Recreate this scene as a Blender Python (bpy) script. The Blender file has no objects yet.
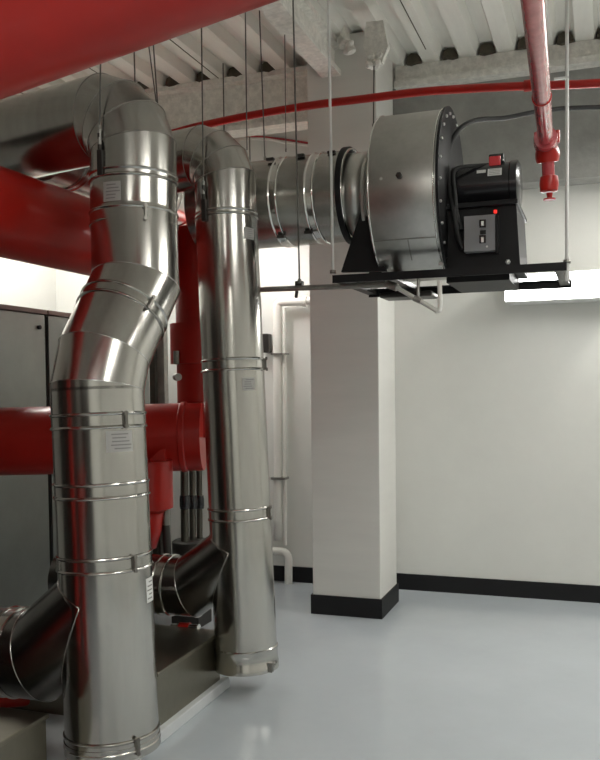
import bpy, bmesh, math, random
from mathutils import Vector, Matrix
random.seed(4)
sc = bpy.context.scene
C = sc.collection
PI = math.pi
V = Vector

# ------------------------------------------------------------------ camera
FP = 850.0
psi, pit, rho = math.atan(300/850), .035, .012
CAM = V((0, 0, 1.6))
fw0 = V((-math.sin(psi), math.cos(psi), 0)); R0 = V((math.cos(psi), math.sin(psi), 0)); Z = V((0, 0, 1))
F = fw0*math.cos(pit) - Z*math.sin(pit); U0 = fw0*math.sin(pit) + Z*math.cos(pit)
R = (R0 - rho*U0).normalized(); U = (U0 + rho*R0).normalized()
cd = bpy.data.cameras.new('camera'); cam = bpy.data.objects.new('camera', cd); C.objects.link(cam)
M3 = Matrix((R, U, -F)).transposed()
cam.matrix_world = Matrix.Translation(CAM) @ M3.to_4x4()
cd.sensor_fit = 'VERTICAL'; cd.sensor_height = 36; cd.lens = 36*FP/760; cd.shift_y = 36/760
cd.clip_start = .05
sc.camera = cam

def ray(u, v): return F + R*((u-300)/FP) + U*((416-v)/FP)
def at(u, v, d=None, X=None, Y=None, Zz=None):
    """survey of the room: a sight line met with a distance or a wall/height plane"""
    r = ray(u, v)
    if d is not None: t = d
    elif X is not None: t = X/r.x
    elif Y is not None: t = Y/r.y
    else: t = (Zz-1.6)/r.z
    return CAM + r*t

# ------------------------------------------------------------------ materials
def mat(name, col, rough=.5, metal=0, noise=0, nscale=8, bump=0, bscale=60, emit=None, stretch=(1,1,1), coat=0, c2=None, spec=None):
    m = bpy.data.materials.new(name); m.use_nodes = True
    nt = m.node_tree; b = nt.nodes['Principled BSDF']
    b.inputs['Base Color'].default_value = (*col, 1); b.inputs['Roughness'].default_value = rough
    b.inputs['Metallic'].default_value = metal
    if coat: b.inputs['Coat Weight'].default_value = coat; b.inputs['Coat Roughness'].default_value = .08
    if spec is not None: b.inputs['Specular IOR Level'].default_value = spec
    if noise or bump:
        tc = nt.nodes.new('ShaderNodeTexCoord'); mp = nt.nodes.new('ShaderNodeMapping'); mp.inputs['Scale'].default_value = stretch
        nt.links.new(tc.outputs['Object'], mp.inputs['Vector'])
    if noise:
        n = nt.nodes.new('ShaderNodeTexNoise'); n.inputs['Scale'].default_value = nscale; n.inputs['Detail'].default_value = 6; n.inputs['Roughness'].default_value = .65
        nt.links.new(mp.outputs[0], n.inputs['Vector'])
        r = nt.nodes.new('ShaderNodeValToRGB'); r.color_ramp.elements[0].position = .38; r.color_ramp.elements[1].position = .66
        a = c2 if c2 else tuple(c*(1-noise) for c in col)
        r.color_ramp.elements[0].color = (*a, 1); r.color_ramp.elements[1].color = (*col, 1)
        nt.links.new(n.outputs['Fac'], r.inputs[0]); nt.links.new(r.outputs[0], b.inputs['Base Color'])
    if bump:
        n2 = nt.nodes.new('ShaderNodeTexNoise'); n2.inputs['Scale'].default_value = bscale; n2.inputs['Detail'].default_value = 3
        nt.links.new(mp.outputs[0], n2.inputs['Vector'])
        bp = nt.nodes.new('ShaderNodeBump'); bp.inputs['Strength'].default_value = bump; bp.inputs['Distance'].default_value = .01
        nt.links.new(n2.outputs['Fac'], bp.inputs['Height']); nt.links.new(bp.outputs[0], b.inputs['Normal'])
    if emit:
        b.inputs['Emission Color'].default_value = (*emit[0], 1); b.inputs['Emission Strength'].default_value = emit[1]
    return m

M = {}
M['steel'] = mat('polished_steel', (.55, .535, .50), .19, 1, noise=.14, nscale=9, bump=.12, bscale=7, stretch=(1, 1, .12))
M['steel_x'] = mat('galvanised_steel', (.5, .49, .46), .27, 1, noise=.22, nscale=7, bump=.1, bscale=7, stretch=(.3, 1, 1))
M['drum'] = mat('brushed_drum_steel', (.52, .51, .48), .34, 1, noise=.2, nscale=5, bump=.15, bscale=5, stretch=(1, .6, 1))
M['bead'] = mat('bright_steel_bead', (.78, .77, .74), .15, 1)
M['dull'] = mat('dull_steel', (.33, .32, .29), .4, 1, noise=.2)
M['red'] = mat('red_gloss_paint', (.44, .014, .008), .34, 0, noise=.15, nscale=3, coat=.12, spec=.35)
M['pinkred'] = mat('weathered_red_paint', (.55, .07, .08), .25, 0, coat=.6, noise=.25, nscale=20)
M['wall'] = mat('white_wall_paint', (.74, .74, .70), .55, noise=.04, nscale=2.5, bump=.05, bscale=30)
M['column'] = mat('column_paint', (.72, .71, .67), .45, noise=.07, nscale=2, stretch=(.4, .4, 2.5), bump=.04, bscale=20)
M['conc'] = mat('bare_concrete', (.33, .33, .31), .8, noise=.18, nscale=5, bump=.3, bscale=25)
M['fire'] = mat('sprayed_fireproofing', (.82, .80, .74), .9, noise=.22, nscale=22, bump=.6, bscale=35)
M['deck'] = mat('white_painted_deck', (.80, .79, .73), .5, noise=.1, nscale=4, stretch=(2, .3, 1))
M['void'] = mat('dark_gap', (.10, .085, .06), .9, noise=.3, nscale=20)
M['floor'] = mat('grey_epoxy_floor', (.47, .51, .54), .16, noise=.06, nscale=1.6, bump=.03, bscale=4)
M['black_base'] = mat('black_rubber_base', (.009, .009, .010), .55, spec=.3)
M['black'] = mat('black_paint', (.009, .009, .010), .5, noise=.3, nscale=6, spec=.3)
M['blackgloss'] = mat('black_gloss', (.012, .012, .014), .25, coat=.3)
M['rubber'] = mat('black_rubber', (.012, .012, .012), .6)
M['tan'] = mat('brushed_tan_steel', (.27, .25, .20), .33, 1, noise=.15, nscale=3, bump=.05)
M['cab'] = mat('grey_cabinet_metal', (.30, .31, .29), .35, .85, noise=.15, nscale=2)
M['cabtop'] = mat('brown_cabinet_top', (.16, .09, .07), .5)
M['dark'] = mat('dark_metal', (.05, .045, .04), .4, .4, noise=.3, nscale=5)
M['ins'] = mat('dark_insulation_jacket', (.12, .11, .09), .3, .7, noise=.3, nscale=6)
M['grey'] = mat('grey_panel_paint', (.27, .27, .28), .4)
M['greypipe'] = mat('grey_galvanised_pipe', (.42, .41, .38), .4, .8, noise=.2, nscale=20)
M['rod'] = mat('threaded_rod_steel', (.13, .125, .115), .4, .8)
M['whiterod'] = mat('white_painted_rod', (.72, .72, .69), .4)
M['whitepipe'] = mat('white_painted_pipe', (.78, .77, .72), .35)
M['kerb'] = mat('pale_concrete_kerb', (.62, .64, .65), .4, noise=.08, nscale=9)
M['branch'] = mat('dark_reflection_steel', (.26, .255, .24), .24, 1, noise=.3, nscale=4, bump=.1, bscale=6)  # darker colour stands in for the dark surroundings mirrored in the branches
M['latch'] = mat('worn_latch_steel', (.22, .21, .19), .35, .9)
M['label'] = mat('faded_label', (.46, .45, .43), .45)
M['labelw'] = mat('white_label', (.7, .7, .68), .5)
M['print'] = mat('label_print', (.26, .25, .245), .6)
M['bolt'] = mat('zinc_bolt', (.7, .7, .68), .3, 1)
M['lamp'] = mat('lit_diffuser', (.9, .9, .9), .5, emit=((1, .985, .93), 20))
M['lamp2'] = mat('added_lamp_diffuser', (.9, .9, .9), .5, emit=((1, .99, .95), 30))
M['glow'] = mat('wall_glare_emission', (.9, .9, .9), .5, emit=((1, 1, .97), 20))
M['redled'] = mat('red_indicator', (.7, .02, .02), .3, emit=((1, .03, .02), .8))
M['redglass'] = mat('red_switch_cover', (.65, .03, .04), .2, coat=.5)
M['lampbody'] = mat('lamp_housing', (.75, .75, .73), .4)

# ------------------------------------------------------------------ mesh helpers
class MB:
    def __init__(s): s.b = bmesh.new(); s.sharp = set()
    def box(s, a, c, rot=None, bev=0, piv=None):
        a, c = V(a), V(c)
        lo = V([min(a[i], c[i]) for i in range(3)]); hi = V([max(a[i], c[i]) for i in range(3)])
        r = bmesh.ops.create_cube(s.b, size=1)['verts']
        for v in r:
            v.co = V([(lo[i]+hi[i])/2 + v.co[i]*(hi[i]-lo[i]) for i in range(3)])
        if bev:
            es = {e for v in r for e in v.link_edges}
            r2 = bmesh.ops.bevel(s.b, geom=list(es), offset=bev, segments=2, affect='EDGES', profile=.5)
            r = list({v for f in r2['faces'] for v in f.verts} | {v for v in r if v.is_valid})
        if rot is not None:
            p = V(piv) if piv is not None else (lo+hi)/2
            for v in r: v.co = p + rot @ (v.co-p)
        return s
    def prism(s, pts, ext):
        """pts: polygon as 3-D points, ext: extrusion vector"""
        ext = V(ext)
        a = [s.b.verts.new(V(p)) for p in pts]; c = [s.b.verts.new(V(p)+ext) for p in pts]
        n = len(a)
        s.b.faces.new(a); s.b.faces.new(c[::-1])
        for i in range(n): s.b.faces.new((a[i], c[i], c[(i+1) % n], a[(i+1) % n]))
        return s
    def sweep(s, pts, r, seg=48, caps=True, radii=None, sharp=True):
        """mitred cylinder through pts"""
        pts = [V(p) for p in pts]; n = len(pts)
        d = [(pts[i+1]-pts[i]).normalized() for i in range(n-1)]
        ref = Z if abs(d[0].z) < .9 else V((1, 0, 0))
        x = d[0].cross(ref).normalized(); y = d[0].cross(x)
        k = [x*math.cos(2*PI*j/seg) + y*math.sin(2*PI*j/seg) for j in range(seg)]
        cur = [pts[0]+q*r for q in k]; rings = [[s.b.verts.new(q) for q in cur]]
        for i in range(1, n):
            di = d[i-1]
            nn = (di + d[i]).normalized() if i < n-1 else di
            nxt = []
            for q in cur:
                nxt.append(q + di*((pts[i]-q).dot(nn)/di.dot(nn)))
            cur = nxt; rings.append([s.b.verts.new(q) for q in cur])
        if radii:
            for i, rr in enumerate(radii):
                for v in rings[i]: v.co = pts[i] + (v.co-pts[i])*(rr/r)
        for i in range(n-1):
            for j in range(seg):
                f = s.b.faces.new((rings[i][j], rings[i][(j+1) % seg], rings[i+1][(j+1) % seg], rings[i+1][j])); f.smooth = True
        if sharp:
            for rg in rings:
                for j in range(seg):
                    e = s.b.edges.get((rg[j], rg[(j+1) % seg]))
                    if e: e.smooth = False
        if caps:
            s.b.faces.new(rings[0][::-1]); s.b.faces.new(rings[-1])
        s.last = rings
        return s
    def cyl(s, a, b, r, seg=32, r2=None):
        return s.sweep([a, b], r, seg, radii=[r, r2 if r2 is not None else r] if r2 is not None else None)
    def lathe(s, prof, c, ax, seg=64):
        """prof: (distance along ax, radius) list, ax: direction"""
        c = V(c); ax = V(ax).normalized(); ref = Z if abs(ax.z) < .9 else V((1, 0, 0))
        x = ax.cross(ref).normalized(); y = ax.cross(x)
        rings = []
        for t, r in prof:
            rings.append([s.b.verts.new(c+ax*t+(x*math.cos(2*PI*j/seg)+y*math.sin(2*PI*j/seg))*max(r, .0005)) for j in range(seg)])
        for i in range(len(rings)-1):
            for j in range(seg):
                f = s.b.faces.new((rings[i][j], rings[i][(j+1) % seg], rings[i+1][(j+1) % seg], rings[i+1][j])); f.smooth = True
        for i in range(1, len(prof)-1):
            a1 = V((prof[i][0]-prof[i-1][0], prof[i][1]-prof[i-1][1])); a2 = V((prof[i+1][0]-prof[i][0], prof[i+1][1]-prof[i][1]))
            if a1.length > 1e-6 and a2.length > 1e-6 and a1.angle(a2) > .6:
                for j in range(seg):
                    e = s.b.edges.get((rings[i][j], rings[i][(j+1) % seg]))
                    if e: e.smooth = False
        if prof[0][1] > .0006 : s.b.faces.new(rings[0][::-1])
        if prof[-1][1] > .0006: s.b.faces.new(rings[-1])
        return s
    def ringtube(s, verts, r, seg=8):
        """thin bead along a closed ring of points"""
        P = [V(p) for p in verts]; n = len(P); c = sum(P, V())/n
        nrm = (P[0]-c).cross(P[n//4]-c).normalized()
        g = []
        for p in P:
            o = (p-c).normalized()
            g.append([s.b.verts.new(p + o*(r*math.cos(2*PI*k/seg)) + nrm*(r*math.sin(2*PI*k/seg))) for k in range(seg)])
        for i in range(n):
            for k in range(seg):
                f = s.b.faces.new((g[i][k], g[(i+1) % n][k], g[(i+1) % n][(k+1) % seg], g[i][(k+1) % seg])); f.smooth = True
        return s
    def patch(s, c, ax, r, ang0, dang, h, th=.0015, seg=8, ref=None):
        """plate hugging a cylinder of radius r about axis ax at point c; ang measured from ref"""
        c = V(c); ax = V(ax).normalized(); x = (V(ref)-ax*V(ref).dot(ax)).normalized(); y = ax.cross(x)
        g = []
        for i in range(seg+1):
            a = ang0 + dang*(i/seg-.5); o = x*math.cos(a)+y*math.sin(a)
            g.append([s.b.verts.new(c+o*(r+dr)+ax*dz) for dr, dz in ((0, -h/2), (th, -h/2), (th, h/2), (0, h/2))])
        for i in range(seg):
            for k in range(4):
                s.b.faces.new((g[i][k], g[i+1][k], g[i+1][(k+1) % 4], g[i][(k+1) % 4]))
        s.b.faces.new(g[0]); s.b.faces.new(g[-1][::-1])
        return s
def root_of(p):
    while p.parent: p = p.parent
    return p
def obj(name, mb, m, parent=None, label=None):
    bmesh.ops.recalc_face_normals(mb.b, faces=mb.b.faces)
    me = bpy.data.meshes.new(name); off = V((0, 0, 0))
    if parent is not None: off = V(root_of(parent).location)
    else:
        xs = [v.co for v in mb.b.verts]
        off = V(((min(p.x for p in xs)+max(p.x for p in xs))/2, (min(p.y for p in xs)+max(p.y for p in xs))/2, min(p.z for p in xs)))
    for v in mb.b.verts: v.co -= off
    mb.b.to_mesh(me); mb.b.free()
    me.materials.append(M[m] if isinstance(m, str) else m)
    o = bpy.data.objects.new(name, me); C.objects.link(o)
    if parent is not None: o.parent = parent
    else: o.location = off
    if label: o['label'] = label
    return o
def thing(name, label, cat, loc, group=None):
    o = bpy.data.objects.new(name, None); C.objects.link(o); o.location = loc; o.empty_display_size = .1
    o['label'] = label; o['category'] = cat
    if group: o['group'] = group
    return o
def tag(o, label, cat, group=None):
    o['label'] = label; o['category'] = cat
    if group: o['group'] = group
    return o
def struct(name, mb, m):
    o = obj(name, mb, m); o['kind'] = 'structure'; return o

# ------------------------------------------------------------------ room shell
XL, XR, YB, YN, ZC = -4.6, 3.2, 6.5, -3.5, 3.93
struct('floor', MB().box((XL, YN, -.1), (XR, YB+.2, 0)), 'floor')
struct('wall_back', MB().box((XL, YB, 0), (XR, YB+.15, ZC+.1)), 'wall')
struct('wall_left', MB().box((XL-.15, YN, 0), (XL, YB+.15, ZC+.1)), 'wall')
struct('wall_right', MB().box((XR, YN, 0), (XR+.15, YB+.15, ZC+.1)), 'wall')
struct('wall_front', MB().box((XL, YN-.15, 0), (XR, YN, ZC+.1)), 'wall')
# fluted metal deck
mb = MB()
pitch = .262; n = int((XR-XL)/pitch)+1
prof = []
for i in range(n):
    x = XL + i*pitch
    prof += [(x, ZC), (x+.105, ZC), (x+.135, ZC+.07), (x+.225, ZC+.07), (x+.25, ZC)]
bot = [mb.b.verts.new((x, YN, z)) for x, z in prof]; top = [mb.b.verts.new((x, YB+.1, z)) for x, z in prof]
for i in range(len(prof)-1): mb.b.faces.new((bot[i], bot[i+1], top[i+1], top[i]))
# slab above the deck
mb.box((XL, YN, ZC+.09), (XR, YB+.1, ZC+.2))
struct('ceiling', mb, 'deck')
# seams of the deck sheets
mb = MB()
for i in range(1, n, 3):
    x = XL+i*pitch+.05
    mb.box((x, YN+.1, ZC-.003), (x+.006, 5.95, ZC+.001))
struct('trim_1', mb, 'void')
# baseboards
struct('baseboard_back', MB().box((XL, YB-.012, 0), (XR, YB, .125)), 'black_base')
cx0, cx1, cy0, cy1 = -1.905, -1.415, 5.625, 6.115
struct('trim_2', MB().box((cx0, cy0, 0), (cx1, cy1, ZC+.05), bev=.006), 'column')
struct('baseboard_column', MB().box((cx0-.012, cy0-.012, 0), (cx1+.012, cy1+.012, .135)), 'black_base')
# concrete header above the back wall, right of the column
mb = MB()
zb = at(540, 182, Y=6.3).z
mb.box((cx1-.2, 6.28, zb), (XR, YB, ZC-.13))
struct('trim_3', mb, 'conc')
mb = MB().box((cx1, 6.16, ZC-.16), (XR, YB, ZC-.115)); mb.box((cx1, 6.2, ZC-.115), (XR, YB, ZC+.0))
struct('trim_4', mb, 'fire')
# fireproofed I-beam left of the column
def ibeam(a, b, w, h, tf=.035, tw=.05):
    """a,b: centre of the top line"""
    mb = MB(); a, b = V(a), V(b); d = (b-a).normalized(); s = d.cross(Z).normalized()
    pr = [(-w/2, 0), (w/2, 0), (w/2, -tf), (tw/2, -tf-.01), (tw/2, -h+tf+.01), (w/2, -h+tf), (w/2, -h), (-w/2, -h), (-w/2, -h+tf), (-tw/2, -h+tf+.01), (-tw/2, -tf-.01), (-w/2, -tf)]
    N = 14
    rows = []
    for k in range(N+1):
        c = a.lerp(b, k/N)
        rows.append([mb.b.verts.new(c+s*(q[0]+random.uniform(-.004, .004))+Z*(q[1]+random.uniform(-.004, .004)*(q[1] < -.01))) for q in pr])
    for k in range(N):
        for j in range(12): mb.b.faces.new((rows[k][j], rows[k+1][j], rows[k+1][(j+1) % 12], rows[k][(j+1) % 12]))
    mb.b.faces.new(rows[0]); mb.b.faces.new(rows[-1][::-1])
    return mb
mb = ibeam((XL, 6.03, ZC-.002), (cx0, 6.03, ZC-.002), .2, .40)
struct('trim_5', mb, 'fire')
mb = ibeam((-1.73, YN, ZC-.002), (-1.73, cy0, ZC-.002), .14, .22)
struct('trim_6', mb, 'fire')
# dark openings where the flutes meet the beams, each ragged
mb = MB()
for i in range(n):
    x = XL+i*pitch
    if cx0-.2 < x+.18 < cx1: continue
    yb = 5.925 if x < cx0 else 6.155
    q = [(x+.128, .0), (x+.14, .05), (x+.17, .066), (x+.21, .06), (x+.235, .03), (x+.24, .0), (x+.2, random.uniform(-.012, .006)), (x+.16, random.uniform(-.014, .004))]
    mb.prism([V((a_, yb, ZC+b_)) for a_, b_ in q], (0, .05, 0))
struct('trim_7', mb, 'void')
# rag of fireproofing lumps left around the flutes
for i in range(n):
    pass

# column brackets under the deck
def lumps(c, k, sz, name, label):
    mb = MB(); c = V(c)
    for i in range(k):
        p = c + V((random.uniform(-1, 1)*sz, random.uniform(-.6, .6)*sz, random.uniform(-1, 1)*sz))
        r = bmesh.ops.create_icosphere(mb.b, subdivisions=2, radius=sz*random.uniform(.5, .9), matrix=Matrix.Translation(p))
        for v in r['verts']: v.co += V([random.uniform(-.004, .004) for _ in range(3)])
    return mb
# beam clamp: cross brackets above the hanging rod at px 374
bc = at(374, 62, Y=5.2)
t = thing('beam_clamp', 'white fireproofed beam clamp under the deck in front of the column, rod hanging from it', 'bracket', (bc.x, bc.y, bc.z-.1))
mb = MB(); mb.prism([at(366, 22, Y=5.2), at(383, 20, Y=5.2), at(388, 46, Y=5.2), at(382, 62, Y=5.2), at(368, 60, Y=5.2), at(363, 46, Y=5.2)], (0, .05, 0))
obj('clamp_plate', mb, 'fire', t)
mb = lumps(at(375, 60, Y=5.2), 9, .035, '', ''); obj('fireproofing_lump', mb, 'fire', t)
mb = MB().cyl(at(366, 40, Y=5.24), at(385, 44, Y=5.24), .03, 16); obj('cross_bar', mb, 'fire', t)
t = thing('beam_clamp', 'small lumpy white bracket high on the left corner of the column', 'bracket', at(346, 45, Y=5.45))
obj('fireproofing_lump', lumps(at(346, 45, Y=5.5), 6, .035, '', ''), 'fire', t)
mb = MB().cyl(at(339, 20, Y=5.5), at(352, 52, Y=5.5), .03, 14); obj('cross_bar', mb, 'fire', t)
# I-beam right of the column top, running back along the room


# ------------------------------------------------------------------ duct helpers
def band(parent, c, ax, r, w=.05, latch=None, refv=None, m='steel'):
    if refv is None: refv = (CAM-V(c)).normalized()
    c = V(c); ax = V(ax).normalized(); mb = MB()
    mb.lathe([(-w/2-.007, r-.001), (-w/2-.004, r+.006), (-w/2, r+.0075), (-w/2+.004, r+.006), (-w/2+.008, r+.002), (w/2-.008, r+.002), (w/2-.004, r+.006), (w/2, r+.0075), (w/2+.004, r+.006), (w/2+.007, r-.001)], c, ax, 64)
    # drop the end caps so the band is an open collar
    for f in [f for f in mb.b.faces if len(f.verts) > 10]: mb.b.faces.remove(f)
    b = obj('band', mb, m, parent)
    if latch is not None:
        mb = MB(); o = V(refv); x = (o-ax*o.dot(ax)).normalized(); y = ax.cross(x)
        q = (x*math.cos(latch)+y*math.sin(latch)); tg = ax.cross(q)
        p = c+q*(r+.012)
        Mx = Matrix((tg, q, ax)).transposed()
        mb.box((-.007, -.012, -.03), (.007, .004, .03), bev=.002)
        mb.cyl((-.004, 0, -.028), (-.004, .01, -.028), .009, 10); mb.cyl((-.004, 0, .028), (-.004, .01, .028), .009, 10)
       
        for v in mb.b.verts: v.co = p + Mx @ v.co
        obj('latch', mb, 'latch', b)
    return b
def label(parent, c, ax, r, ang, w, h, refv=None, m='label', name='label_plate'):
    if refv is None: refv = (CAM-V(c)).normalized()
    mb = MB().patch(c, ax, r+.001, ang, w/r, h, ref=refv)
    l = obj(name, mb, m, parent, 'pale grey printed sticker')
    mb = MB()
    ax = V(ax).normalized()
    for k in range(5):
        hh = h*.34-k*h*.17
        mb.patch(V(c)+ax*hh, ax, r+.0026, ang+random.uniform(-.1, .1)*w/r, w/r*(random.uniform(.5, .8)), h*.06, th=.0003, ref=refv)
    obj('print', mb, 'print', l)
def seam(parent, rings, m='bead', r=.0022):
    mb = MB()
    for rg in rings: mb.ringtube(rg, r, 6)
    obj('seam_bead', mb, m, parent)

def arc_pts(c, a, b, r, n):
    """points from a-direction to b-direction about c"""
    a, b = V(a).normalized(), V(b).normalized()
    return [c + (a*math.cos(k*PI/2/n)+b*math.sin(k*PI/2/n))*r for k in range(n+1)]
def gore_elbow(start, d0, d1, rad, n):
    """mitre corner points of a gored 90-ish elbow starting at start going d0 then turning to d1"""
    d0, d1 = V(d0).normalized(), V(d1).normalized()
    th = d0.angle(d1); side = (d1-d0*d1.dot(d0)).normalized(); c = start+side*rad
    out = []
    for k in range(n):
        a = th*(k+.5)/n; rr = rad/math.cos(th/n/2)
        out.append(c + (-side*math.cos(a)+d0*math.sin(a))*rr)
    return out

# ------------------------------------------------------------------ exhaust duct nearest the camera
r1 = .194; D1 = 3.58; D1u = 3.86
t1 = thing('exhaust_duct', 'large polished steel exhaust duct nearest the camera, S-bend in its upright run', 'duct', at(112, 752, d=D1))
bot = at(113, 746, d=D1); low = at(97.5, 388, d=D1)
mid1 = at(104, 355, d=3.62); mid2 = at(136, 284, d=3.82); up0 = at(134, 214, d=D1u); up1 = at(133.5, 160, d=D1u)
# upright lower length
axl = (low-bot).normalized()
mb = MB().sweep([bot, low], r1, 72); obj('lower_shell', mb, 'steel', t1)
# S bend + upper run
mb = MB(); mb.sweep([low-axl*.012, low, mid1, mid2, up0, up1], r1, 72, caps=False)
rings = [[v.co.copy() for v in rg] for rg in mb.last]; obj('offset_elbow', mb, 'steel', t1); seam(t1, rings[1:4])
axd = (mid2-mid1).normalized(); axu = (up1-up0).normalized()
d_run = V((-.985, .17, -.02)).normalized()
corners = gore_elbow(up1, axu, d_run, r1*1.12, 4)
endp = corners[-1] + d_run*1.1
mb = MB(); mb.sweep([up1-axu*.01]+corners+[endp], r1, 72, caps=False)
rings = [[v.co.copy() for v in rg] for rg in mb.last]; obj('top_elbow', mb, 'steel', t1); seam(t1, rings[1:5], 'dull')
def along(a, b, v, dd):  # point of the axis whose image height is v
    best = None
    for k in range(401):
        p = V(a).lerp(V(b), -.1+1.2*k/400); q = p-CAM; vv = 416-FP*q.dot(U)/q.dot(F)
        if best is None or abs(vv-v) < best[0]: best = (abs(vv-v), p)
    return best[1]
for v0, la in ((421, .55), (489, None), (559, .62)):
    band(t1, along(bot, low, v0, D1), axl, r1, .055, la)
band(t1, along(bot, low, 733, D1), axl, r1, .045, .5)
mb = MB()
for la in (-1.25,):
    pass
for v0, la in ((192, None), (238, .25)):
    band(t1, along(up0, up1+Z*.1, v0, D1u) if v0 > 200 else up1-axu*.10, axu, r1, .055 if v0 > 200 else .03, la)
band(t1, mid1.lerp(mid2, .55), axd, r1, .05, .45)
label(t1, along(bot, low, 441, D1), axl, r1, .42, .115, .085)
label(t1, up1-axu*.19, axu, r1, -.5, .085, .085)
label(t1, along(bot, low, 590, D1), axl, r1, 1.15, .07, .10, m='labelw')
mb = MB().lathe([(0, r1+.001), (.0, r1+.005), (.05, r1+.005), (.05, r1+.001)], bot, axl, 72); obj('end_collar', mb, 'steel', t1)
# 45-degree lateral going back and left
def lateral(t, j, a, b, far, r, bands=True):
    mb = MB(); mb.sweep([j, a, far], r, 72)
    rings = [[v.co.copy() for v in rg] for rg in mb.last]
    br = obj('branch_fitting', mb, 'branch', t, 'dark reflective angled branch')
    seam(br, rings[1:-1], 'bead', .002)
    if bands and far is not None:
        ax = (far-a).normalized()
        band(br, a+ax*.13, ax, r, .055)
    return br
def saddle(t, j, a, r):
    """raised flange where branch meets the main duct"""
    ax = (a-j).normalized(); mb = MB(); mb.lathe([(-.005, r), (-.005, r+.012), (.005, r+.012), (.005, r)], j, ax, 56)
    obj('saddle_flange', mb, 'dull', t)
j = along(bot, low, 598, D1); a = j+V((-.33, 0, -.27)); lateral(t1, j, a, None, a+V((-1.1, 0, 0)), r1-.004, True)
mb = MB(); jn = (j-a).normalized()
# ------------------------------------------------------------------ second exhaust duct
r2 = .163; D2 = 4.48
t2 = thing('exhaust_duct', 'slimmer straight polished steel exhaust duct ending in a cap just above the floor', 'duct', at(247, 690, d=D2))
b2 = at(247, 667, d=D2); u2 = at(226.5, 222, d=D2); u2b = at(225.5, 188, d=D2)
ax2 = (u2-b2).normalized()
obj('lower_shell', MB().sweep([b2, u2], r2, 72), 'steel', t2)
ax2u = (u2b-u2).normalized()
d_run2 = d_run
cs = gore_elbow(u2b, ax2u, d_run2, r2*1.15, 4)
mb = MB(); mb.sweep([u2-ax2u*.005, u2b]+cs+[cs[-1]+d_run2*.42], r2-.001, 72, caps=False)
rings = [[v.co.copy() for v in rg] for rg in mb.last]; obj('top_elbow', mb, 'steel', t2); seam(t2, rings[2:6], 'dull')
band(t2, along(b2, u2, 217, D2) , ax2, r2, .022, None)
band(t2, along(b2, u2, 366, D2), ax2, r2, .055, 1.35)
band(t2, along(b2, u2, 512, D2), ax2, r2, .055, 1.1)
mb = MB().lathe([(0, r2), (0, r2+.006), (.035, r2+.006), (.04, r2+.003), (.10, r2+.003), (.105, r2+.006), (.115, r2+.006), (.12, r2)], b2, ax2, 72)
ec = obj('end_cap', mb, 'steel', t2)
mb = MB(); q = b2 + V((.158, -.062, .03)); mb.box(q-V((.014, .014, .02)), q+V((.014, .014, .03)), bev=.003); obj('latch', mb, 'dull', ec)
label(t2, along(b2, u2, 386, D2), ax2, r2, .48, .07, .065)
label(t2, along(b2, u2, 239, D2), ax2, r2, .78, .07, .06)
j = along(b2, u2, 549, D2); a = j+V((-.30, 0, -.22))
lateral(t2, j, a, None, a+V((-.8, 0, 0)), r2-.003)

def crease(t, j, a, mainax, r):
    # weld line where two equal cylinders meet
    u = (a-j).normalized(); w = V(mainax).normalized()
    up = w if w.z > 0 else -w
    side = up.cross(u).normalized(); mb = MB()
    for m_ in ((u+up).normalized(), (u-up).normalized()):
        sn = math.sin(m_.angle(u)); P = [j + side*((r+.001)*math.cos(PI*q/40)) + m_*((r+.001)*math.sin(PI*q/40)/sn) for q in range(41)]
        mb.sweep(P, .0026, 8, sharp=False)
    obj('weld_seam', mb, 'steel', t)
crease(t1, along(bot, low, 598, D1), along(bot, low, 598, D1)+V((-.33, 0, -.27)), axl, r1)
crease(t2, along(b2, u2, 549, D2), along(b2, u2, 549, D2)+V((-.30, 0, -.22)), ax2, r2)

# hanger clips on both ducts
for t, p, r in ((t1, up1-axu*.06, r1), (t2, u2+ax2u*.03, r2)):
    mb = MB(); q = V((-.05 if t is t1 else -.05, -r*.99, 0))+p
    mb.box(q-V((.012, .012, .05)), q+V((.012, .006, .06)), bev=.002)
    mb.cyl(q+V((0, -.006, .06)), q+V((0, -.006, .13)), .009, 10)
    obj('hanger_clip', mb, 'dark', t)

# ------------------------------------------------------------------ header duct running back along the room
h0 = at(40, 148, d=4.35); h1 = at(192, 208, d=6.1)
t = thing('header_duct', 'steel duct running back along the room above the big red pipe', 'duct', V((h0.lerp(h1, .5).x, h0.lerp(h1, .5).y, h0.z-.17)))
axh = (h1-h0).normalized(); obj('duct_shell', MB().sweep([h0, h1], .17, 56), 'steel_x', t)
for k in (.12, .3, .5, .7, .86): band(t, h0.lerp(h1, k), axh, .17, .05, 2.2)

# ------------------------------------------------------------------ fan inlet duct
Yd = 4.55
ia = at(205, 201, Y=Yd+.05); ib = at(352, 196, Y=Yd)
ia.z = ib.z
rd = .245
t = thing('inlet_duct', 'horizontal banded steel duct feeding the fan drum', 'duct', (ia.x/2+ib.x/2, Yd, ib.z-rd))
obj('duct_shell', MB().sweep([ia, ib], rd, 72), 'steel_x', t)
axx = (ib-ia).normalized()
def xof(u): return at(u, 200, Y=Yd-rd*.9).x
for u in (270.5, 307.5):
    band(t, V((xof(u)+.02, ia.y+(ib.y-ia.y)*(xof(u)+.02-ia.x)/(ib.x-ia.x), ib.z)), axx, rd, .045, m='bead')
band(t, V((xof(343), Yd, ib.z)), axx, rd, .012, m='bead')
for u, ang in ((265, 1), (295, 1.05), (327, 1.02), (274, -1.05), (303, -.98)):
    p = V((xof(u), Yd, ib.z)); mb = MB(); a2 = (0, 0)
    q = p + V((0, -math.cos(ang), math.sin(ang)))*(rd+.004)
    mb.box(q-V((.022, .012, .008)), q+V((.022, .012, .008)), bev=.003); obj('clip', mb, 'dark', t)
mb = MB()

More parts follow.
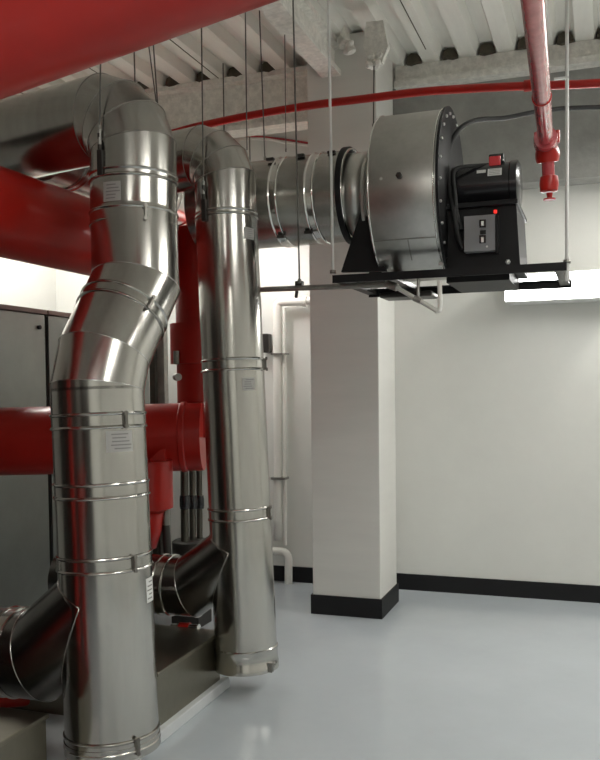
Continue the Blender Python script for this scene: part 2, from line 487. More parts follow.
# ------------------------------------------------------------------ fan
ZP = 2.17
fr_l = at(333, 277, Zz=ZP); YF = at(438, 270, Zz=ZP).y; YR = at(440, 291, Zz=ZP-.03).y
Yc = Yd-.02
xl = at(372, 200, Y=Yc-.3).x; xr = at(439, 200, Y=Yc-.35).x
rD = .435; zc = ZP-.012+rD
print('FAN', YF, YR, xl, xr, zc, rD)
fan = thing('exhaust_fan', 'centrifugal fan with grey steel drum and black motor on hanging platform', 'fan', ((xl+xr)/2, Yc, ZP-.01))
cF = V((xl, Yc, zc)); L = xr-xl
mb = MB().lathe([(0, .26), (0, rD-.02), (.006, rD-.004), (.016, rD), (L-.01, rD), (L, rD-.004), (L, .2)], cF, (1, 0, 0), 96)
obj('drum', mb, 'drum', fan)
mb = MB()
for x0 in (.012, L-.014): mb.ringtube([cF+V((x0, 0, 0))+V((0, math.cos(q), math.sin(q)))*rD for q in [2*PI*k/96 for k in range(96)]], .005, 8)
obj('rim_bead', mb, 'bead', fan)
# lap joint on the drum skin
mb = MB().patch(cF+V((L/2, 0, 0)), (1, 0, 0), rD, math.radians(38), .012, L-.04, ref=(0, -1, 0), th=.003)
mb.patch(cF+V((L*.55, 0, 0)), (1, 0, 0), rD, math.radians(38)+.16, .30, .006, ref=(0, -1, 0), th=.003); obj('lap_joint', mb, 'dull', fan)
# boss on drum
p = at(400, 177, Y=Yc-rD+.01); mb = MB().lathe([(0, .016), (.03, .016), (.034, .01), (.034, 0)], p, (0, -1, .1), 6)
obj('drain_plug', mb, 'dark', fan)
p = at(382, 180, Y=Yc-rD+.02); mb = MB().lathe([(0, .008), (.02, .008), (.02, 0)], p, (0, -1, .1), 12); obj('rivet', mb, 'bolt', fan)
# inlet cone + ring + flexible sleeve
mb = MB().lathe([(-.075, rd-.005), (-.075, rd+.012), (-.06, rd+.012), (-.055, rd-.002), (-.03, rd+.01), (-.015, rd+.04), (.012, rd+.08)], cF, (1, 0, 0), 72)
obj('inlet_cone', mb, 'drum', fan)
slx0, slx1 = ib.x-.002, xl-.075
mb = MB().lathe([(0, rd+.004), (.0, rd+.016), (.03, rd+.016), (.03, rd+.004)], V((slx0-.02, Yd, ib.z)), (1, 0, 0), 72); obj('sleeve_clamp', mb, 'black', fan)
mb = MB().lathe([(0, rd-.012), (slx1-slx0+.02, rd-.012)], V((slx0-.01, Yc+.01, ib.z-.01)), (1, 0, 0), 72); obj('flexible_sleeve', mb, 'drum', fan)
# black back plate with bolts on the motor side
xP = xr
mb = MB().lathe([(0, rD+.012), (.012, rD+.012), (.012, rD-.03), (.022, rD-.05), (.022, 0)], V((xP, Yc, zc)), (1, 0, 0), 96)
obj('back_plate', mb, 'black', fan)
for k in range(24):
    a0 = 2*PI*k/24
    if math.cos(a0) > .3: continue
    p = V((xP+.012, Yc+math.cos(a0)*(rD-.025), zc+math.sin(a0)*(rD-.025)))
    obj('bolt', MB().lathe([(0, .008), (.008, .008), (.01, .005), (.01, 0)], p, (1, 0, 0), 8), 'bolt', fan)
# left (inlet side) stand: tall black trapezoid plates fore and aft of the inlet
for yy, s in ((YF+.07, 1), (YR-.11, -1)):
    tl, tr = at(365.5, 197, Y=YF+.07), at(368.5, 197, Y=YF+.07)
    bl, br_ = at(341, 272, Y=YF+.07), at(386, 271, Y=YF+.07); m1 = at(371, 230, Y=YF+.07)
    pts = [V((p.x, yy, p.z)) for p in (tl, tr, m1, br_, bl)]
    obj('inlet_stand', MB().prism(pts, (0, .03, 0)), 'black', fan)
mb = MB().box((at(341, 272, Y=YF+.07).x, YF+.07, ZP-.0), (xl+.02, YR-.08, ZP+.012)); obj('stand_base', mb, 'black', fan)
# pedestal on the motor side
pz1 = at(480, 206, Y=YF+.05).z
xa, xb = xP+.015, at(516, 206, Y=YF+.05).x; xb2 = at(520, 266, Y=YF+.05).x
mb = MB().prism([V((xa, YF+.06, ZP)), V((xb2, YF+.06, ZP)), V((xb, YF+.06, pz1)), V((xa, YF+.06, pz1))], (0, .5, 0))
mb.box((xa, YF+.05, ZP-.06), (xb2-.05, YR-.12, ZP+.0))
ped = obj('pedestal', mb, 'black', fan)
mb = MB().box((xa, YF+.03, pz1-.005), (xb+.01, YF+.58, pz1+.018), bev=.003); obj('motor_rail', mb, 'black', fan)
for u, v in ((441, 264), (508, 262)):
    p = at(u, v, Y=YF+.06); obj('bolt', MB().lathe([(0, .013), (.01, .013), (.014, .008), (.014, 0)], p+V((0, .004, 0)), (0, -1, 0), 6), 'bolt', fan)
# motor
ym = YF+.24; rm = .118
zm = pz1+.018+rm-.006
mx0, mx1 = xP+.02, at(519, 186, Y=ym-.1).x
prof = [(0, rm-.02), (.02, rm)]
nfin = 0
prof += [(.05, rm), (mx1-mx0-.05, rm), (mx1-mx0-.045, rm+.006), (mx1-mx0-.012, rm+.006), (mx1-mx0, rm-.015), (mx1-mx0, 0)]
obj('motor', MB().lathe(prof, V((mx0, ym, zm)), (1, 0, 0), 64), 'blackgloss', fan)
for s in (.08, mx1-mx0-.12):
    obj('motor_foot', MB().box((mx0+s, ym-.08, pz1+.016), (mx0+s+.05, ym+.08, pz1+.05)), 'black', fan)
for u0, u1, dv in ((477, 486, (172, 176)), (488, 502, (171, 180))):
    a0 = math.asin(min(1, (at(490, 175, Y=ym-rm).z-zm)/rm)); 
    x0, x1 = at(u0, 175, Y=ym-rm*.8).x, at(u1, 175, Y=ym-rm*.8).x
    mb = MB().patch(V(((x0+x1)/2, ym, zm)), (1, 0, 0), rm+.001, -(.52 if u0 < 480 else .44), .16 if u0 < 480 else .36, x1-x0, ref=(0, -1, 0))
    lb = obj('name_plate', mb, 'labelw', fan, 'white printed sticker')
    if u0 > 480:
        mb = MB()
        for k in range(4): mb.patch(V(((x0+x1)/2, ym, zm)), (1, 0, 0), rm+.003, -(.32+.08*k), .02, (x1-x0)*.8, th=.0004, ref=(0, -1, 0))
        obj('print', mb, 'print', lb)
# red isolator on the motor
p = at(496, 161, Y=ym-.03)
mb = MB().box((at(489, 160, Y=ym-.05).x, ym-.06, zm+rm*.9), (at(504, 160, Y=ym-.05).x, ym+.05, at(496, 154, Y=ym-.05).z), bev=.006); ib_ = obj('terminal_box', mb, 'blackgloss', fan)
mb = MB().box((at(489.5, 160, Y=ym-.05).x, ym-.075, at(496, 167, Y=ym-.05).z), (at(501, 160, Y=ym-.05).x, ym-.055, at(496, 157, Y=ym-.05).z), bev=.004); obj('switch_cover', mb, 'redglass', ib_, 'red translucent switch cover')
# grey control box
yb = YF+.0
b0, b1 = at(464, 252, Y=yb), at(495.5, 214, Y=yb)
mb = MB().box((b0.x, yb, b0.z), (b1.x, YF+.062, b1.z), bev=.003); cb = obj('control_box', mb, 'grey', fan, 'grey switch box with two rocker switches')
mb = MB().box((b1.x-.001, yb-.004, b0.z-.012), (b1.x+.012, YF+.05, b1.z-.005)); obj('box_lid_edge', mb, 'black', cb)
def pbox(u0, v0, u1, v1, y, th, nm, m, par, lab=None):
    a0, a1 = at(u0, v1, Y=y), at(u1, v0, Y=y)
    return obj(nm, MB().box((a0.x, y-th, a0.z), (a1.x, y+.002, a1.z), bev=.0015), m, par, lab)
pbox(479.5, 219.5, 486, 228, yb, .008, 'rocker_switch', 'blackgloss', cb); pbox(479.5, 235, 486, 243.5, yb, .008, 'rocker_switch', 'blackgloss', cb)
pbox(481, 221, 483.8, 226, yb-.008, .004, 'switch_tip', 'bolt', cb); pbox(481, 237, 483.8, 242.5, yb-.008, .004, 'switch_tip', 'bolt', cb)
pbox(480, 230, 486, 234.5, yb, .004, 'switch_plate', 'rubber', cb)
pbox(494, 210, 497, 213.5, YF+.06, .012, 'indicator_light', 'redled', fan, 'small glowing red indicator')
p = at(487, 246.5, Y=yb); obj('screw', MB().lathe([(0, .005), (.003, .005), (.003, 0)], p, (0, -1, 0), 8), 'bolt', cb)
# flexible conduit beside the drum
def curve_tube(pts, r, seg=14, sub=8, mbx=None):
    P = [V(p) for p in pts]; Q = []
    for i in range(len(P)-1):
        p0 = P[max(i-1, 0)]; p1 = P[i]; p2 = P[i+1]; p3 = P[min(i+2, len(P)-1)]
        for k in range(sub):
            s = k/sub
            Q.append(.5*((2*p1)+(p2-p0)*s+(2*p0-5*p1+4*p2-p3)*s*s+(3*p1-3*p2+p3-p0)*s**3))
    Q.append(P[-1])
    mb = mbx or MB(); mb.sweep(Q, r, seg, sharp=False); return mb
yk = YF+.1
mb = curve_tube([at(463, 249, Y=yk-.08), at(458, 236, Y=yk-.09), at(454, 212, Y=yk-.09), at(450, 190, Y=yk-.05), at(447, 165, Y=yk), at(444, 140, Y=yk+.05)], .014)
obj('flexible_conduit', mb, 'rubber', fan)
mb = curve_tube([at(462, 230, Y=yk-.08), at(457, 214, Y=yk-.08), at(455, 196, Y=yk-.08), at(453, 175, Y=yk-.02), at(458, 168, Y=yk), at(474, 166, Y=yk+.05), at(489, 165, Y=ym-.03)], .011)
obj('flexible_conduit', mb, 'rubber', fan)
# supply cable off to the right
mb = curve_tube([at(450, 185, Y=yk+.02), at(448, 158, Y=yk+.06), at(452, 141, Y=yk+.1), at(462, 127, Y=yk+.15), at(478, 120, Y=yk+.25), at(505, 118, Y=yk+.4), at(530, 113, Y=yk+.5), at(550, 110, Y=yk+.6), at(575, 108, Y=yk+.7), at(640, 106, Y=yk+.9)], .013)
tag(obj('power_cable', mb, 'rubber'), 'thick black cable arching from the fan motor past the red sprinkler pipe', 'cable')

# ------------------------------------------------------------------ hanging platform
ZT = ZP
plat = thing('hanging_platform', 'black angle-iron platform hung on rods under the fan', 'platform', ((xl+xr)/2, (YF+YR)/2, ZT-.06))
xL0 = at(334, 277, Y=YF).x; xR0 = at(567, 266, Y=YF).x
obj('front_rail', MB().prism([V((0, YF-.03, ZT))+V((xL0, 0, 0)), V((xL0, YF+.01, ZT)), V((xL0, YF+.01, ZT-.006)), V((xL0, YF-.022, ZT-.006)), V((xL0, YF-.022, ZT-.04)), V((xL0, YF-.03, ZT-.04))], (xR0-xL0, 0, 0)), 'black', plat)
obj('rear_rail', MB().prism([V((xL0, YR+.03, ZT)), V((xL0, YR-.01, ZT)), V((xL0, YR-.01, ZT-.006)), V((xL0, YR+.022, ZT-.006)), V((xL0, YR+.022, ZT-.045)), V((xL0, YR+.03, ZT-.045))], (xR0-xL0, 0, 0)), 'black', plat)
for x0 in (xL0+.0, at(385, 270, Y=YF).x, xP+.03, xR0-.06):
    mb = MB().box((x0, YF-.02, ZT-.012-.02), (x0+.05, YR+.02, ZT-.008)); obj('cross_member', mb, 'dark' , plat)
mb = MB().box((xL0+.12, YR-.2, ZT-.075), (xL0+.42, YR+.0, ZT-.045), bev=.01); obj('isolator_mount', mb, 'dark', plat)
# rods of the platform
rods = []
def rod(u0, v0, u1, v1, d, r, m, label_, name='hanger_rod', ext=None, nut=True, d2=None, cat='rod', zt=None):
    lo = at(u1, v1, d=d2 or d)
    hi = at(u0, v0, d=d)
    zt = zt or ZC
    top = lo + (hi-lo)*((zt-lo.z)/(hi.z-lo.z))
    t = thing(name, label_, cat, lo)
    obj('rod', MB().cyl(lo, top, r, 10), m, t)
    if nut:
        obj('nut', MB().lathe([(0, r*2.2), (.018, r*2.2)], lo+Z*.002, Z, 6), 'dull', t)
    return t
r = rod(330.5, 130, 333, 274, at(333, 275, Y=YF).y/ray(333, 275).y, .0075, 'whiterod', 'white painted rod holding the left front corner of the fan platform')
r = rod(567, 30, 567, 264, at(567, 264, Y=YF).y/ray(567, 264).y, .009, 'whiterod', 'pale rod holding the right front corner of the fan platform')
tcp = at(567, 268, Y=YF)
obj('coupling', MB().lathe([(-.06, .014), (.02, .014), (.022, .009), (.022, 0)], tcp+V((0, 0, 0)), Z, 12), 'whiterod', r)
obj('rod_tab', MB().box(at(554, 79, Y=YF-.0)-V((0, .003, .006)), at(569, 76, Y=YF)+V((0, .003, 0))), 'whiterod', r)
rod(296, 130, 299.5, 283, 4.42, .0045, 'rod', 'thin dark rod crossing the inlet duct down to the grey pipe')
rod(263.5, 120, 265, 160, 5.15, .004, 'rod', 'short dark rod meeting the top of the inlet duct at its left end')
rod(285, 60, 286, 152, 5.1, .0028, 'rod', 'very thin rod above the middle of the inlet duct, left of the column')
rod(374, 65, 373.5, 127, at(374, 100, Y=5.15).y/ray(374, 100).y, .0045, 'rod', 'thin rod hanging from the lumpy clamp in front of the column', zt=bc.z-.04)
# wires of the ducts with turnbuckles
def wire(u0, v0, u1, v1, d, label_, r=.0036, buckle=True, d2=None):
    t = rod(u0, v0, u1, v1, d, r, 'rod', label_, name='hanger_wire', nut=False, d2=d2, cat='wire')
    if buckle:
        lo = V(t.location); hi = at(u0, v0, d=d); dd = (hi-lo).normalized()
        obj('turnbuckle', MB().lathe([(0, .004), (.005, .009), (.07, .009), (.075, .004), (.09, .004)], lo, dd, 10), 'greypipe', t)
    return t
pw = up1-axu*.06+V((-.05, -r1-.006, .06))
def px(p):
    q = V(p)-CAM; z = q.dot(F); return (300+FP*q.dot(R)/z, 416-FP*q.dot(U)/z, z)
q = px(pw); wire(q[0]+1, 70, q[0], q[1]-4, q[2], 'steel wire with turnbuckle hooked to the nearest S-bend duct')
pw = u2+ax2u*.03+V((-.05, -r2-.006, .06))
q = px(pw); wire(q[0]-2, 30, q[0], q[1]-4, q[2], 'steel wire with turnbuckle hooked to the slimmer straight duct')
wire(245.5, 30, 247, 150, 4.78, 'dark wire passing just right of the slimmer duct elbow', buckle=False)
wire(153, 40, 157.5, 103, 4.1, 'dark wire ending on the right shoulder of the nearest duct elbow', buckle=False)
wire(148, 40, 156.5, 104, 4.14, 'slanting thin wire beside another at the nearest duct elbow', r=.003, buckle=False)
wire(134, 45, 135, 84, 3.95, 'short thick wire touching the top of the nearest duct elbow', buckle=False)

# grey pipe under the platform, elbowed white drain leg
yp = YF+.06
zp_ = ZT-.075
ga = at(200, 292, Y=yp+.3); gb = at(390, 284.5, Y=yp)
t = thing('drain_pipe', 'thin grey pipe at platform height, ending in a white bent leg', 'pipe', gb-Z*.15)
obj('pipe', MB().cyl(ga, gb, .015, 20), 'greypipe', t)
gc = at(437.5, 311, Y=yp-.12); gd = at(439.5, 281, Y=yp-.1)
obj('bent_leg', curve_tube([gb, at(400, 289.5, Y=yp-.03), at(432, 308, Y=yp-.11), gc, at(440, 306, Y=yp-.12), gd], .0115, sub=6), 'whitepipe', t, 'white bent pipe leg')
obj('coupling', MB().cyl(at(386, 283.5, Y=yp), at(397, 287.5, Y=yp-.02), .02, 16), 'greypipe', t)
obj('hanger', MB().cyl(at(418.5, 276, Y=yp-.07), at(418, 297, Y=yp-.08), .008, 12), 'greypipe', t)
obj('clip', MB().cyl(at(414, 298, Y=yp-.08), at(421, 301, Y=yp-.08), .016, 12), 'greypipe', t)
qq = at(299, 284, Y=yp+.15)
obj('pipe_clamp', MB().box(at(296, 289, Y=yp+.15)-V((0, .02, 0)), at(303, 281, Y=yp+.15)+V((0, .02, 0)), bev=.004).cyl(at(297, 290, Y=yp+.15), at(296, 298, Y=yp+.15), .009, 10), 'dark', t)

# ------------------------------------------------------------------ red fire pipes
# big pipe along the room on the left
ra = at(-60, 205, d=3.7); rb = at(30, 221, d=4.1); dv = V((0, 1, 0))
rc = rb + dv*2.35; rr = .2
ra = rb - dv*2.2
t = thing('water_pipe', 'big red pipe running back along the left side behind the ducts', 'pipe', rb-Z*rr)
obj('pipe', MB().sweep([ra, rc], rr, 64), 'red', t)
for s in (1.75,):
    p = rb+dv*s; obj('coupling', MB().lathe([(-.05, rr), (-.05, rr+.02), (.05, rr+.02), (.05, rr)], p, dv, 64), 'red', t)
# vertical drop and grooved couplings
dd = 5.15
vt = at(200, 270, d=dd); vb_ = at(203, 437, d=dd)
t = thing('riser_pipe', 'upright red pipe with bolted coupling squeezed between the two steel ducts', 'pipe', at(203, 470, d=dd))
obj('pipe', MB().sweep([at(199, 230, d=dd), vb_], .15, 48), 'red', t)
pc = at(201, 344, d=dd); cp = obj('coupling', MB().lathe([(-.12, .15), (-.12, .185), (.12, .185), (.12, .15)], pc, Z, 48), 'red', t)
obj('bolt', MB().cyl(at(176.5, 351, d=dd-.14), at(176.5, 364, d=dd-.14), .019, 12), 'dull', cp)
obj('bolt', MB().cyl(at(176, 377, d=dd-.16), at(178.5, 377, d=dd-.2), .022, 12), 'greypipe', cp)
# broad red pipe across
rL = .2
la, lb_ = at(-18, 442, d=5.0), at(200, 436.5, d=5.0)
t = thing('water_pipe', 'broad red pipe running level behind both ducts at mid height', 'pipe', la.lerp(lb_, .5)-Z*rL)
ax = (lb_-la).normalized()
obj('pipe', MB().sweep([la, lb_, lb_+ax*.02], rL, 64), 'red', t)
obj('weld_collar', MB().lathe([(-.02, rL), (-.012, rL+.007), (.012, rL+.007), (.02, rL)], la.lerp(lb_, .93), ax, 64), 'red', t)
# valve below
dv4 = 4.85
va = at(150, 450, d=dv4)
t = thing('valve', 'red bolted pipe coupling hanging below the level red pipe, beside the S-bend duct', 'valve', at(152, 545, d=dv4))
obj('body', MB().lathe([(0, .10), (.02, .13), (.03, .155), (.30, .155), (.31, .10)], at(146, 513, d=dv4), Z, 40), 'red', t)
obj('neck', MB().lathe([(0, .06), (.10, .09), (.24, .115)], at(146, 548, d=dv4), Z, 32), 'red', t)
obj('bracket', MB().prism([at(148, 461, d=dv4-.1), at(165, 461, d=dv4-.1), at(164, 449, d=dv4-.1), at(160, 450, d=dv4-.1)], (0, .02, 0)), 'red', t)
obj('bolt', MB().cyl(at(166, 508, d=dv4), at(166, 525, d=dv4), .022, 12), 'dull', t)
obj('tail_pipe', MB().cyl(at(165, 516, d=dv4+.05), at(168, 560, d=dv4+.05), .024, 14), 'dark', t)
# foreground red main at the top left
p0, p1 = at(-160, 62, d=2.1), at(300, -102, d=2.1)
t = thing('water_pipe', 'red pipe slanting across the top left corner, closest to the camera', 'pipe', p0.lerp(p1, .5)-Z*.2)
obj('pipe', MB().sweep([p0, p1], .2, 64), 'red', t)

# sagging thin sprinkler line
Yr_ = 5.1
pts = [(150, 136.5), (173, 133), (195, 127), (250, 115.5), (310, 105.5), (360, 99.3), (420, 92), (480, 88), (528, 86), (575, 84.5), (660, 80)]
mb = curve_tube([at(u, v, Y=Yr_) for u, v in pts], .0245, 16, 6)
t = thing('sprinkler_line', 'thin red pipe stretching across the room in front of the column top', 'pipe', at(360, 99, Y=Yr_)-Z*.02)
obj('pipe', mb, 'red', t)
obj('tee', MB().lathe([(0, .033), (.1, .033)], at(524, 86, Y=Yr_), (1, 0, -.02), 20), 'red', t)
mb = curve_tube([at(245, 136, Y=6.488), at(262, 137, Y=6.488), at(285, 139.5, Y=6.488), at(320, 145, Y=6.488)], .009, 10)
tag(obj('sprinkler_line', mb, 'pinkred'), 'very thin faded red pipe at the back wall left of the column', 'pipe')
mb = curve_tube([at(240, 140, Y=6.488), at(262, 138.5, Y=6.488), at(285, 142, Y=6.488), at(320, 147, Y=6.488)], .009, 10)
tag(obj('conduit', mb, 'whitepipe'), 'thin white pipe just under the faded red one at the back wall', 'pipe')

# sprinkler drop coming towards the camera
s0, s1 = at(534.5, 20, d=2.35), at(546, 142, d=3.55)
sd = (s1-s0).normalized()
t = thing('sprinkler_drop', 'pinkish red sprinkler pipe coming down on the right with fitting and head', 'sprinkler', at(549.5, 200, d=3.6))
obj('pipe', MB().sweep([V((s0-sd*1.6).to_tuple()[:2]+(ZC-.01,)), s0-sd*1.6, s1], .031, 32), 'pinkred', t)
pj = s0.lerp(s1, .53); obj('coupling_line', MB().lathe([(-.006, .031), (-.004, .0345), (.004, .0345), (.006, .031)], pj, sd, 32), 'red', t)
mb = MB().lathe([(-.05, .03), (-.05, .046), (-.02, .05), (.01, .044), (.03, .05), (.06, .048), (.07, .03)], s1-sd*.02, sd, 24)
el = obj('elbow_fitting', mb, 'pinkred', t)
e2 = at(547.5, 152, d=3.57); e3 = at(549, 186, d=3.6)
obj('drop_elbow', curve_tube([s1, at(547.2, 148, d=3.58), e2], .036, 20), 'red', t)
obj('union_nut', MB().lathe([(-.03, .03), (-.03, .044), (-.01, .05), (.01, .05), (.03, .044), (.03, .03)], at(547.5, 155, d=3.58), (e3-e2), 8), 'red', t)
for k in (-1, 1):
    q = at(547, 137, d=3.53)+V((.043*k, -.01, 0)); obj('bolt', MB().cyl(q-Z*.03, q+Z*.02, .009, 8), 'red', t)
obj('nipple', MB().cyl(e2, e3, .026, 24), 'pinkred', t)
obj('reducer', MB().lathe([(-.035, .02), (-.03, .036), (0, .04), (.03, .036), (.035, .026)], at(549, 184, d=3.6), Z, 24), 'red', t)
obj('sprinkler_head', MB().lathe([(-.03, 0), (-.03, .026), (-.024, .026), (-.02, .01), (0, .014)], at(549.5, 193, d=3.6), Z, 20), 'red', t)

# ------------------------------------------------------------------ white wall pipework left of the column
yw = YB-.08
t = thing('conduit', 'white painted pipe climbing the back wall left of the column', 'pipe', at(288, 585, Y=yw))
P_ = lambda u, v: at(u, v, Y=yw)
obj('upright_pipe', curve_tube([P_(320, 300.5), P_(300, 301.5), P_(284, 302), P_(279, 303.5), P_(277.5, 309), P_(277.5, 330), P_(277.8, 420), P_(278.3, 540)], .035, 20, 4), 'whitepipe', t)
obj('second_pipe', MB().cyl(P_(284.5, 308), P_(285, 545), .016, 14), 'whitepipe', t)
obj('foot_elbow', curve_tube([P_(262, 551), P_(276, 551), P_(284, 552), P_(288, 557), P_(288.5, 566), P_(288.5, 584)], .032, 20, 5), 'whitepipe', t)
obj('collar', MB().cyl(P_(303, 301.3), P_(307, 301.2), .045, 20), 'whitepipe', t)
for v0 in (354, 478):
    obj('pipe_bracket', MB().box(P_(273, v0+1)-V((0, .05, .0)), P_(287, v0-1)+V((0, .05, 0))), 'greypipe', t)
p = at(269.5, 343, Y=YB-.02)
mb = MB().box(at(266, 353, Y=YB)-V((0, .09, 0)), at(272, 334, Y=YB), bev=.01)
tag(obj('wall_socket', mb, 'dark'), 'small black box on the back wall peeking past the slimmer duct', 'box')

# ------------------------------------------------------------------ dark insulated pipes behind
grp = 'slim dark pipes between the ducts'
names = ['leftmost of the slim dark upright pipes between the two steel ducts', 'middle one of the slim dark upright pipes between the steel ducts', 'rightmost of the slim dark upright pipes between the steel ducts']
for (u, w), nm in zip(((185, 4.1), (193, 3.3), (199.8, 3.0)), names):
    dq = 5.7+.05*(u-186)/7
    tp = thing('insulated_pipe', nm, 'pipe', at(u, 548, d=dq), grp)
    obj('jacket', MB().cyl(at(u, 548, d=dq), at(u-2, 300, d=dq+.0), w/850*dq, 20), 'ins', tp)
    obj('clamp', MB().lathe([(-.045, w/850*dq), (-.045, w/850*dq+.006), (-.02, w/850*dq+.009), (.02, w/850*dq+.009), (.045, w/850*dq+.006), (.045, w/850*dq)], at(u, 502, d=dq), Z, 20), 'blackgloss', tp)
a0, a1 = at(174, 565, d=5.65), at(208, 538, d=5.65)
mb = MB().lathe([(0, .125), (.19, .125), (.2, .11), (.2, 0)], at(191, 569, d=5.75), Z, 40)
pb = thing('pump_base', 'round dark drum-shaped base below the slim dark pipes', 'pump', (at(191, 569, d=5.75).x, at(191, 569, d=5.75).y, 0))
obj('housing', mb, 'dark', pb)
zz = at(191, 569, d=5.75).z
obj('foot', MB().box((pb.location.x-.1, pb.location.y-.1, 0), (pb.location.x+.1, pb.location.y+.1, zz)), 'dark', pb)

# ------------------------------------------------------------------ grey cabinets along the left
cz = at(30, 308, d=5.5).z; cxf = at(30, 308, d=5.5).x
def ypix(u): r = ray(u, 380); return cxf/r.x*r.y
ys = [ypix(-75), ypix(48), ypix(92), ypix(133)]
cl = ['dull grey metal cabinet at the far left edge, nearest of its row', 'dull grey metal cabinet with bright door behind the S-bend duct', 'dark narrow metal cabinet at the back end of the left row']
for k in range(3):
    y0, y1 = ys[k]+.012, ys[k+1]-.012
    if k == 2: y1 = min(ypix(150), 6.35)
    t = thing('equipment_cabinet', cl[k], 'cabinet', (cxf-.3, (y0+y1)/2, 0), 'grey cabinets along the left')
    obj('body', MB().box((cxf-.6, y0, 0), (cxf-.02, y1, cz-.03)), 'dark', t)
    dr = obj('door', MB().box((cxf-.02, y0+.008, .08), (cxf, y1-.008, cz-.035), bev=.004), 'cab', t)
    obj('top_panel', MB().box((cxf-.6, y0-.004, cz-.03), (cxf+.012, y1+.004, cz), bev=.003), 'cabtop', t)
    yk2 = y1-.08
    obj('lock', MB().lathe([(0, .014), (.018, .014), (.02, .008), (.02, 0)], V((cxf, yk2, cz-.12)), (1, 0, 0), 14), 'black', dr)
# tall dark posts seen between duct 1 and red riser
for (u0, u1, m, nm) in ((150, 156, 'ins', 'dark brown upright steel post behind the S-bend duct'), (158, 166, 'greypipe', 'pale grey upright steel post just left of the red riser')):
    p0, p1 = at(u0, 400, d=6.2), at(u1, 400, d=6.2)
    mb = MB().box((p0.x, p0.y, 0), (p1.x, p0.y+.06, 2.15))
    t = tag(obj('steel_post', mb, m), nm, 'post')

# white wall switch at far left above cabinets
mb = MB().lathe([(0, .03), (.02, .028), (.03, .015), (.03, 0)], at(32, 300, X=XL+.0), (1, 0, 0), 20)

# ------------------------------------------------------------------ stainless equipment boxes on a kerb
Xk = -1.86
mb = MB().box((-3.0, 2.15, 0), (Xk, 4.10, .055), bev=.006)
tag(obj('equipment_kerb', mb, 'kerb'), 'low pale concrete kerb under the brushed steel boxes', 'kerb')
ztop = .315
t = thing('equipment_housing', 'low brushed tan steel housing between the two ducts', 'machine', (-2.4, 3.7, .055))
obj('casing', MB().box((-2.75, 3.37, .055), (Xk-.035, 4.045, ztop-.02)), 'tan', t)
obj('lid', MB().box((-2.76, 3.36, ztop-.02), (Xk-.02, 4.06, ztop), bev=.004), 'tan', t)
t = thing('equipment_housing', 'low brushed steel housing in the bottom left corner', 'machine', (-2.6, 2.0, .055))
c2 = at(68, 709, Zz=ztop)
obj('casing', MB().box((-2.95, 2.2, .055), (c2.x-.055, 2.795, ztop-.02)), 'tan', t)
obj('lid', MB().box((-2.96, 2.19, ztop-.02), (c2.x-.045, 2.805, ztop), bev=.004), 'tan', t)
print('HOUS2', c2)
# small red pipe stub low at left
p = at(10, 704, d=3.9)
t = thing('pipe_stub', 'short glossy red pipe end low at the left edge under the branch duct', 'pipe', p)
obj('pipe', MB().sweep([at(-40, 704, d=4.0), at(46, 697, d=4.15)], .035, 24), 'red', t)
t = thing('pipe_union', 'small bright steel and red pipe union on top of the tan housing', 'pipe', at(190, 630, d=4.6))
obj('pipe', MB().cyl(at(172, 627, d=4.62), at(199, 628, d=4.55), .02, 16), 'bead', t)
obj('collar', MB().cyl(at(180, 627, d=4.6), at(190, 627.5, d=4.58), .026, 16), 'red', t)

# ------------------------------------------------------------------ added unseen plant beside the camera, giving the ducts dark and red reflections
t = thing('added_boiler', 'tall dark casing added unseen to the left of the camera, for the duct reflections', 'added_boiler', (-3.75, 1.3, 0))
obj('casing', MB().box((-4.4, .0, .1), (-3.05, 2.35, 2.3), bev=.02), 'dark', t)
obj('base', MB().box((-4.35, .05, 0), (-3.1, 2.3, .1)), 'black', t)
t = thing('water_pipe', 'red upright pipe pair added unseen left of the camera, for the duct reflections', 'pipe', (-2.85, 1.95, .02))
obj('pipe', MB().sweep([(-2.8, 1.95, .02), (-2.8, 1.95, 2.2), (-2.75, 1.1, 2.55), (-2.75, -.5, 2.55)], .13, 40), 'red', t)
t = thing('water_pipe', 'red level pipe added unseen low at the left of the camera, for the duct reflections', 'pipe', (-2.6, .6, .9))
obj('pipe', MB().sweep([(-2.6, -2.2, 1.0), (-2.6, 1.35, 1.0), (-2.6, 1.35, .05)], .16, 40), 'red', t)
t = thing('added_cabinet', 'dark grey cabinet added unseen behind the camera, for the duct reflections', 'cabinet', (-1.6, -2.6, 0))
obj('body', MB().box((-2.9, -3.1, .0), (-.9, -2.3, 2.2), bev=.01), 'dark', t)
obj('door', MB().box((-2.8, -2.3, .15), (-1.0, -2.28, 2.1), bev=.004), 'dark', t)
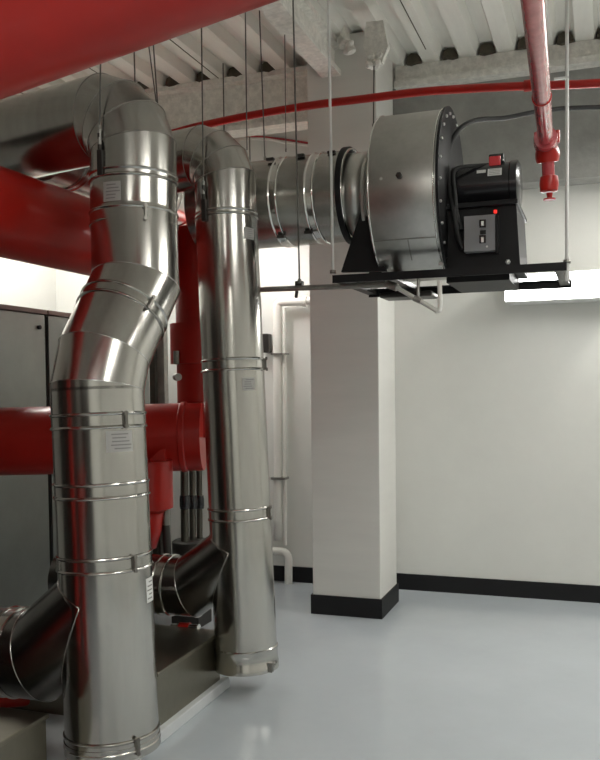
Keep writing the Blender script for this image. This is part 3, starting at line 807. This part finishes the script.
# ------------------------------------------------------------------ lamps
def luminaire(loc, lab, rz=0, L=1.5, W=.3, m='lamp', g='ceiling lamps'):
    t = thing('ceiling_lamp', lab, 'lamp', loc, g)
    x, y, z = loc
    lx, ly = (W/2, L/2) if rz == 0 else (L/2, W/2)
    obj('housing', MB().box((x-lx, y-ly, z+.012), (x+lx, y+ly, z+.08), bev=.01), 'lampbody', t)
    obj('diffuser', MB().box((x-lx+.012, y-ly+.012, z), (x+lx-.012, y+ly-.012, z+.012)), m, t)
    for s in (-.4, .4):
        px_, py_ = (x, y+s*L) if rz == 0 else (x+s*L, y)
        obj('suspension_rod', MB().cyl((px_, py_, z+.078), (px_, py_, ZC), .005, 8), 'rod', t)
    return t
luminaire((1.35, 4.6, 3.3), 'white fluorescent ceiling lamp at the right rear of the room')
luminaire((1.0, 1.6, 3.4), 'white fluorescent ceiling lamp right of the camera')
luminaire((-.1, -.6, 3.45), 'white fluorescent ceiling lamp above the camera', rz=1)
luminaire((1.0, -1.8, 3.4), 'white fluorescent ceiling lamp behind the camera')
luminaire((-4.1, 5.5, 3.2), 'white fluorescent ceiling lamp above the cabinet row', L=1.3)
luminaire((.9, 5.9, 3.3), 'white fluorescent ceiling lamp close to the back wall on the right')
luminaire((-2.56, 5.92, 2.86), 'added lamp hung low behind the ducts to brighten the back wall', L=.6, W=.2, m='lamp2')  # added out of sight, only to lift the wall behind the ducts
# added glowing panel standing in for glare on the wall behind the platform
w0, w1 = at(504, 302, Y=6.2), at(620, 268, Y=6.2)
t = thing('wall_glare_panel', 'added white glowing panel for the glare on the back wall below the fan platform, right edge', 'lamp', ((w0.x+w1.x)/2, YB, w0.z))
obj('housing', MB().box((w0.x, 6.22, w0.z), (w1.x, YB, w1.z), bev=.008), 'lampbody', t)
obj('diffuser', MB().box((w0.x+.008, 6.205, w0.z+.008), (w1.x-.008, 6.22, w1.z-.008)), 'glow', t)

# ------------------------------------------------------------------ world and output
w = bpy.data.worlds.new('world'); sc.world = w; w.use_nodes = True
w.node_tree.nodes['Background'].inputs[0].default_value = (.05, .05, .05, 1)
w.node_tree.nodes['Background'].inputs[1].default_value = .3
sc.view_settings.view_transform = 'Standard'; sc.view_settings.look = 'None'
sc.view_settings.gamma = 1; sc.view_settings.use_curve_mapping = False
sc.view_settings.exposure = .5
sc.cycles.use_denoising = True
sc.cycles.max_bounces = 10; sc.cycles.diffuse_bounces = 5; sc.cycles.glossy_bounces = 6
sc.cycles.sample_clamp_indirect = 6
